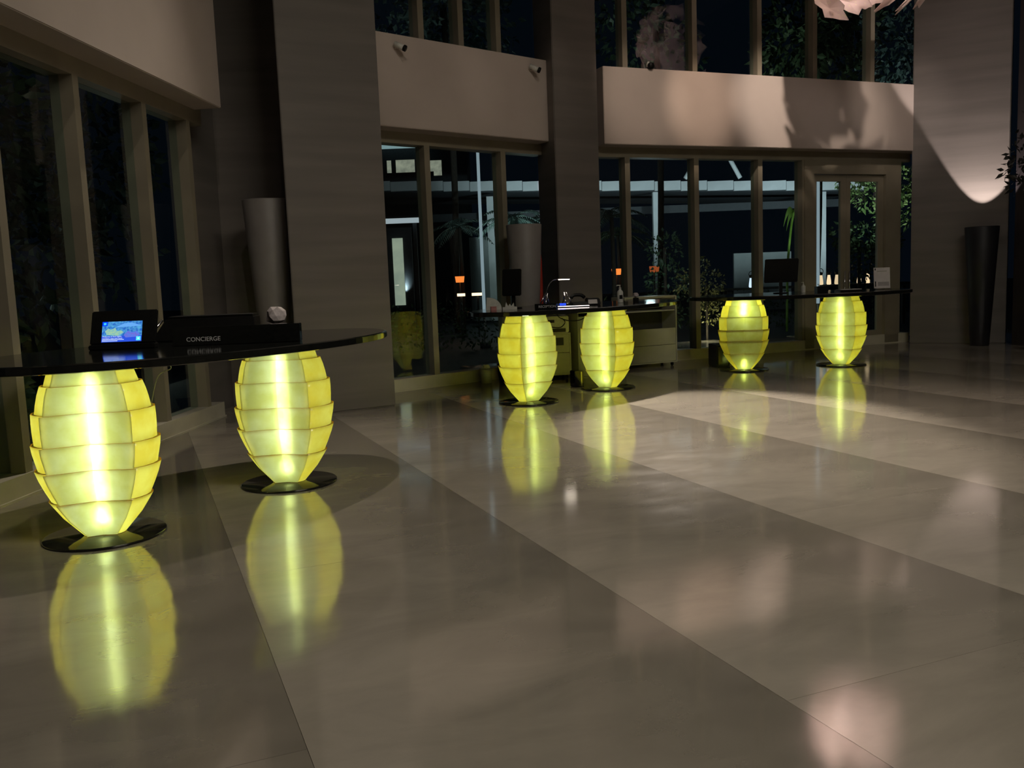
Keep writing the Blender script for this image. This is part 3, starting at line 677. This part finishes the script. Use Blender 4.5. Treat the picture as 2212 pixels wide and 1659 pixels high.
for th in range(20, 380, 60): spots.append((Vector((-.34 + math.cos(R(th)) * .32, math.sin(R(th)) * .32, -.42)), .25))
for th in range(0, 360, 60): spots.append((Vector((-.2 + math.cos(R(th)) * .42, math.sin(R(th)) * .42, .45)), .30))
spots += [(Vector((-.56, -.10, -.66)), .25), (Vector((-.30, -.14, -.60)), .27), (Vector((.06, -.15, -.57)), .25), (Vector((.34, -.10, -.57)), .27), (Vector((.62, .0, -.56)), .25), (Vector((.84, .05, -.52)), .18), (Vector((.45, .1, -.1)), .3)]
for v, s in spots:
    rad = []
    vs, fs = shell_plate(cen + v, v, s); mesh('shell_plate', vs, fs, SHELL, t)
tube('suspension_rod', [(0, 0, 5.75), (0, 0, Z_CEIL)], .015, BLACKP, t)
lathe('bulb', [(.02, 5.36), (.05, 5.39), (.055, 5.43), (.04, 5.47), (.02, 5.50)], emit('chandelier_bulb', (1.0, .84, .74), 12), t, n=16, loc=(-.45, 0, 0))
tube('lamp_arm', [(-.45, 0, 5.50), (-.40, 0, 5.72), (0, 0, 5.80)], .008, BLACKP, t)
lamp('chandelier_light', 'POINT', (4.78, 13.12, 5.36), 62, (1.0, .88, .83), shadow_soft_size=.14)

# ------------------------------------------------------------------ outside, seen through the glass
GROUND = plain('terrace_paving', (.010, .011, .012), (.016, .018, .018), rough=.6, scale=3)
struct(mesh('terrace_ground', [(-40, -10, -.06), (50, -10, -.06), (50, 70, -.06), (-40, 70, -.06)], [(0, 1, 2, 3)], GROUND))
PALE = plain('pale_render_wall', (.34, .38, .38), (.40, .44, .44), rough=.8, scale=2)
PANEL = plain('canopy_panel', (.55, .58, .60), (.62, .65, .67), rough=.5, scale=3)
DARKM = plain('dark_exterior_metal', (.03, .035, .04), rough=.6)
t = thing('garden_pavilion', 'long pale pavilion canopy across the terrace behind the glass', 'pavilion', (0, 30, 0))
for i in range(23):
    x = -8 + i * .86
    box('fascia_panel', (x + .42, 0, 4.50 - .036 * (x + 2.2)), (.845, .10, .30), PANEL, t)
mesh('canopy_roof', [(-8, .06, 4.62), (11.8, .06, 3.92), (11.8, 5, 3.92), (-8, 5, 4.62), (-8, .06, 4.54), (11.8, .06, 3.84), (11.8, 5, 3.84), (-8, 5, 4.54)],
     [(0, 1, 2, 3), (7, 6, 5, 4), (0, 4, 5, 1), (1, 5, 6, 2), (2, 6, 7, 3), (3, 7, 4, 0)], DARKM, t)
for x in (-6, -.5, 5.0, 10.5): box('canopy_post', (x, .4, 2.1), (.22, .22, 4.1), PANEL, t)
for x0, x1, hh in ((-1.3, 0.4, 2.9), (.45, 2.2, 2.9), (7.9, 9.9, 2.0)): box('wall_panel', ((x0 + x1) / 2, 1.8, hh / 2), (x1 - x0, .12, hh), PALE, t)
box('beam', (2, 1.0, 3.55), (19, .2, .25), DARKM, t)
for a, b in (((6.9, .2, 6.0), (5.9, 0, 4.45)), ((6.9, .2, 6.0), (7.7, 0, 4.4)), ((10.0, .2, 5.8), (10.9, 0, 4.2))): tube('roof_brace', [a, b], .07, PANEL, t)
for px in (-3.0, 2.0, 7.0, 11.0):
    lamp('pavilion_wash', 'SPOT', (px, 26.0, 1.2), 620, (.82, .95, 1.0), (px, 30, 4.5 - .036 * (px + 2.2)), spot_size=R(92), spot_blend=1.0, shadow_soft_size=.2)
lamp('pavilion_wash', 'POINT', (.6, 28.6, 1.9), 28, (.80, 1.0, .95), shadow_soft_size=.3)
def pole(label, x, y, h, br):
    t = thing('light_pole', label, 'light pole', (x, y, 0), group='light poles on the terrace')
    lathe('pole_base', [(.12, -.06), (.12, .05), (.05, .06), (0, .06)], DARKM, t, n=16)
    lathe('pole_shaft', [(.034, .06), (.030, h), (0, h)], plain('white_pole', (.6, .65, .7), rough=.4), t, n=12)
    lathe('pole_light', [(.036, h * .18), (.033, h + .0), (0, h + .02)], emit('pole_glow', (.66, .78, .88), br), t, n=12)
pole('tall pale light pole seen through the middle window', -.55, 20, 4.28, .42)
pole('tall pale light pole seen through the left door pane', 6.83, 20, 3.56, .42)

# house with lit rooms far behind, upper left
t = thing('far_building', 'distant dark building with lit upper rooms seen beside the broad column', 'building', (-4.6, 40, 0))
DARKB = plain('dark_facade', (.020, .026, .030), (.03, .036, .04), rough=.8)
box('building_block', (-1.0, 2, 5.0), (8, 4, 10), DARKB, t)
LITW = emit('lit_room', (.60, .58, .44), .55, (.30, .30, .24), 3)
for x, w_, z, h in ((-.35, .22, 6.30, .9), (.35, .95, 6.35, .8), (1.55, .85, 6.3, .75)):
    wn = box('window_opening', (x, -.02, z), (w_, .08, h), DARKB, t); box('lit_pane', (0, -.05, 0), (w_ * .86, .02, h * .86), LITW, wn)
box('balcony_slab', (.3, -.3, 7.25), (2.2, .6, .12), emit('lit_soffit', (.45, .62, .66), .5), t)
box('rail', (.3, -.55, 5.85), (2.6, .05, .5), DARKB, t)
box('roof_lamp', (.15, -.06, 8.35), (.9, .05, .35), emit('far_lamp', (.40, .30, .27), .6), t)
t = thing('lit_doorway', 'narrow bright doorway far behind the glass beside the broad column', 'doorway', (-3.05, 26, 0))
box('door_frame', (0, .05, 1.5), (.7, .1, 3.0), DARKM, t); box('door_light', (-.05, -.02, 1.75), (.30, .03, 1.9), emit('doorway_glow', (.62, .66, .50), .55, (.45, .5, .4), 2), t)
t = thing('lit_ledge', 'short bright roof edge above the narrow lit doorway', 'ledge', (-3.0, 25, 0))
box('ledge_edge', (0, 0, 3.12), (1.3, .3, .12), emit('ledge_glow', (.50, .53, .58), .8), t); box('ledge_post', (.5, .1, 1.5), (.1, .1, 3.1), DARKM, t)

# orange table lanterns and jar lamps
ORANGE = emit('orange_shade', (1.0, .22, .04), 1.5); ORDIM = emit('orange_shade_dim', (1.0, .20, .06), .35)
def orange(label, x, y, z, m):
    t = thing('orange_lamp', label, 'lamp', (x, y, 0), group='orange lamps on the terrace')
    prism('lamp_shade', [(-.10, -.09), (.10, -.09), (.10, .09), (-.10, .09)], z - .07, z + .09, m, t, top=[(-.12, -.10), (.12, -.10), (.12, .10), (-.12, .10)])
    tube('lamp_stem', [(0, 0, .0), (0, 0, z - .07)], .02, DARKM, t); lathe('lamp_foot', [(.16, -.06), (.16, 0), (.02, .02), (0, .02)], DARKM, t, n=16)
orange('bright orange terrace lamp seen through the middle window', -1.27, 24, 1.46, ORANGE)
orange('bright orange terrace lamp right of the middle column', 2.87, 24, 1.50, ORANGE)
orange('dim orange terrace lamp between the first two right mullions', 3.87, 24, 1.53, ORDIM)
t = thing('terrace_table', 'dark long side table carrying the glowing jar lamps', 'table', (7.6, 22, 0))
box('table_top', (-.2, 0, .98), (4.6, .6, .05), DARKM, t)
for sx in (-2.3, 1.9):
    for sy in (-.2, .2): box('leg', (sx, sy, .46), (.07, .07, .94), DARKM, t)
def jar(label, x, c, st):
    t = thing('jar_lamp', label, 'lamp', (x, 21.9, 1.005), group='jar lamps on the terrace table')
    lathe('glowing_jar', [(.036, 0), (.055, .02), (.050, .09), (.030, .23), (0, .23)], emit('jar_glow', c, st), t, n=14)
    lathe('jar_lid', [(.033, .23), (.036, .25), (.036, .29), (0, .31)], DARKM, t, n=14)
    tube('jar_handle', curve_pts([(-.036, 0, .26), (-.05, 0, .34), (0, 0, .39), (.05, 0, .34), (.036, 0, .26)], 12), .008, EDGE_METAL, t)
WJ = (1.0, .66, .40)
jar('white glowing jar lamp left of the wide monitor', 5.86, (.72, .82, 1.0), 1.3)
jar('warm jar lamp hugging the pole behind the left door pane', 7.55, WJ, 1.2); jar('warm jar lamp in the middle of the left door pane', 7.74, WJ, 1.4); jar('warm jar lamp at the right side of the left door pane', 7.93, WJ, 1.0)
jar('warm jar lamp at the left of the right door pane', 8.47, WJ, 1.4); jar('warm jar lamp touching the white sheet holder in the right door pane', 8.68, WJ, 1.4)
# low warm ground lights
for lb, x, w_ in (('short warm glowing bar low behind the middle window', -1.20, .20), ('longer warm glowing bar low behind the pole', -.78, .30)):
    t = thing('ground_light', lb, 'light', (x, 23, 0)); box('light_post', (0, .03, .52), (.05, .05, 1.05), DARKM, t); box('light_head', (0, 0, 1.08), (w_, .06, .07), emit('ground_glow', (1.0, .62, .36), 3.0), t)

# planting
LEAF1 = plain('garden_leaf', (.045, .085, .045), (.09, .15, .08), rough=.5, scale=6)
LEAF2 = plain('blue_green_leaf', (.10, .16, .14), (.18, .26, .22), rough=.5, scale=6)
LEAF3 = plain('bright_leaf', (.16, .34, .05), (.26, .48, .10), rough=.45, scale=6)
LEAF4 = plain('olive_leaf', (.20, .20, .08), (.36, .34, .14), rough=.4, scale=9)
def palm(label, loc, h, nf, ln, seed, mat=LEAF2):
    g = random.Random(seed); t = thing('palm_tree', label, 'palm', loc)
    tube('trunk', [(0, 0, -.06), (.03, 0, h * .5), (0, 0, h)], [.06, .05, .045], BARK, t)
    for i in range(nf):
        a = 2 * math.pi * i / nf + g.uniform(-.3, .3); el = g.uniform(.2, 1.0); vs, fs = [], []
        dr = Vector((math.cos(a), math.sin(a), 0)); pp = []
        for k in range(9):
            f = k / 8; pp.append(Vector((0, 0, h)) + dr * (ln * f * math.cos(el * (1 - .4 * f))) + Vector((0, 0, ln * (f * math.sin(el) - .75 * f * f))))
        sd = dr.cross(Vector((0, 0, 1)))
        for k in range(1, 9):
            for s_ in (-1, 1):
                for m_ in (0, .5):
                    p = pp[k - 1].lerp(pp[k], m_); l = ln * .30 * math.sin(math.pi * min(.97, .12 + .85 * (k + m_) / 9))
                    leaf_geo(vs, fs, p, sd * s_ * .8 + (pp[k] - pp[k - 1]).normalized() * .7 + Vector((0, 0, -.25)), Vector((0, 0, 1)), l, .022)
        b = len(vs)
        for k in range(9): vs += [pp[k] + sd * .012, pp[k] - sd * .012]
        for k in range(8): fs.append((b + 2 * k, b + 2 * k + 1, b + 2 * k + 3, b + 2 * k + 2))
        mesh('frond', vs, fs, mat, t)
palm('small palm left of the pole behind the middle window', (-1.25, 24.6, 0), 2.87, 10, 1.0, 1)
palm('palm with drooping fronds right of the pole', (.15, 21.8, 0), 2.84, 12, 1.0, 2)
palm('spiky palm beside the middle column', (1.15, 24.4, 0), 2.96, 12, 1.0, 3)
palm('bushy palm just right of the middle column', (2.45, 21.2, 0), 2.79, 14, .95, 4)
palm('faint palm between the first two right mullions', (3.0, 24.6, 0), 2.48, 12, 1.0, 5, LEAF1)
t = thing('banana_plant', 'bright green curled banana leaf lit on the terrace', 'plant', (6.6, 21.5, 0))
tube('stalk', curve_pts([(0, 0, -.06), (.02, 0, 1.4), (.10, 0, 2.35), (.18, 0, 2.80)], 12), .03, LEAF3, t)
for a, l, zz in ((20, .55, 2.80), (160, .30, 2.70), (200, .22, 2.6)):
    vs, fs = [], []
    for k in range(9):
        f = k / 8; d = Vector((math.cos(R(a)), -.3, 0)); c = Vector((.18, 0, zz)) + d * l * f + Vector((0, 0, .55 * f - .85 * f * f)); w_ = .085 * math.sin(math.pi * (.08 + .9 * f)); vs += [c + Vector((-.1, .2, 1)) * w_, c - Vector((-.1, .2, .6)) * w_]
    for k in range(8): fs.append((2 * k, 2 * k + 1, 2 * k + 3, 2 * k + 2))
    mesh('banana_leaf', vs, fs, LEAF3, t, smooth=True)
leafy('lit_shrub', 'glittering olive shrub lit from below behind the second right mullion', 'shrub', (4.15, 19, 0), [(0, 0, .9, .30), (.10, 0, 1.2, .28), (-.15, 0, 1.55, .22), (.05, 0, .6, .28), (-.42, 0, 1.2, .26)], 700, .075, LEAF4, [([(0, 0, -.06), (0, 0, .6), (0, 0, 1.2)], .025)], BARK, 7)
leafy('garden_tree', 'dark slim tree behind the shrub in the right window', 'tree', (3.55, 20.5, 0), [(0, 0, 1.2, .5), (0, 0, 2.0, .4), (0, 0, .5, .4)], 700, .11, LEAF1, [([(0, 0, -.06), (0, 0, .8), (0, 0, 2.0)], .04)], BARK, 8)
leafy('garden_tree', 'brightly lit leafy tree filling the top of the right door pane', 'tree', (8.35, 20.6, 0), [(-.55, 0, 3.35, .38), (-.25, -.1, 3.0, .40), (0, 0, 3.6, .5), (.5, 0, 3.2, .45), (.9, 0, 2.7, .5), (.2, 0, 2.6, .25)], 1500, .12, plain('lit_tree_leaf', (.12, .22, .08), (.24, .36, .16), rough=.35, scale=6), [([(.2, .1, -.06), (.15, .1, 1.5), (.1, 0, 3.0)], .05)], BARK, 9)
leafy('garden_shrub', 'rounded leafy shrub low in the right door pane', 'shrub', (8.2, 21.2, 0), [(-.35, 0, 2.15, .32), (.1, 0, 2.1, .38), (.55, 0, 1.9, .4), (0, 0, 1.5, .45)], 900, .12, LEAF1, [([(0, 0, -.06), (0, 0, 1.0), (0, 0, 2.0)], .04)], BARK, 10)
leafy('clipped_hedge', 'dark hedge along the terrace behind the middle window', 'hedge', (-.2, 18.9, 0), [(x * .45, 0, .48, .5) for x in range(-6, 7)], 1700, .10, LEAF1, None, None, 11)
leafy('clipped_hedge', 'dark hedge along the terrace behind the right windows', 'hedge', (6.0, 23.5, 0), [(x * .5, 0, .42, .5) for x in range(-6, 9)], 1700, .10, LEAF1, None, None, 12)
for i, (lb, x, y, h, rr) in enumerate((('tall dark tree beyond the leftmost left window pane', -8.0, 12.5, 3.4, 2.0), ('tall dark tree beyond the second left window pane', -8.2, 17.0, 3.2, 2.0), ('low dark shrub beyond the left window sill', -5.5, 8.6, .8, .8),
        ('tall dark tree beyond the upper middle window', -1.5, 26, 9.0, 2.4), ('tall dark tree beyond the upper right window', 4.5, 27, 9.4, 2.4), ('tall dark tree above the door beyond the glass', 13.5, 29.5, 9.6, 2.4), ('dark tree just above the fascia near the chandelier', 7.6, 22.5, 6.9, 1.3))):
    g = random.Random(40 + i)
    bl = [(g.uniform(-1, 1) * rr * .6, g.uniform(-.5, .5) * rr, h + g.uniform(-.7, .7) * rr, rr * g.uniform(.45, .7)) for _ in range(7)]
    leafy('garden_tree', lb, 'tree', (x, y, 0), bl, 1500, .26, LEAF2 if i % 2 else LEAF1, [([(0, 0, -.06), (.1, 0, h * .5), (0, 0, h)], .09)], BARK, 50 + i)
# garden lights
lamp('garden_uplight', 'POINT', (4.10, 18.6, .25), 9, (1.0, .85, .55), shadow_soft_size=.04)
lamp('garden_uplight', 'SPOT', (8.0, 19.0, .2), 330, (.92, 1.0, .80), (8.1, 20.5, 3.2), spot_size=R(50), spot_blend=.6, shadow_soft_size=.05)
lamp('garden_uplight', 'SPOT', (6.6, 20.2, .2), 150, (.95, 1.0, .8), (6.85, 21.5, 2.8), spot_size=R(26), spot_blend=.6, shadow_soft_size=.05)
lamp('garden_uplight', 'SPOT', (-.1, 20.2, .4), 260, (.80, .95, 1.0), (.3, 22.6, 3.1), spot_size=R(80), spot_blend=.8, shadow_soft_size=.1)
lamp('garden_uplight', 'POINT', (3.0, 19.2, 1.6), 12, (.80, .95, 1.0), shadow_soft_size=.1)
lamp('garden_uplight', 'POINT', (-6.0, 14.5, .8), 5, (.80, 1.0, .95), shadow_soft_size=.1)
lamp('garden_uplight', 'SPOT', (2.0, 23, .3), 60, (.7, .88, 1.0), (2.5, 26.5, 9), spot_size=R(95), spot_blend=1, shadow_soft_size=.2)
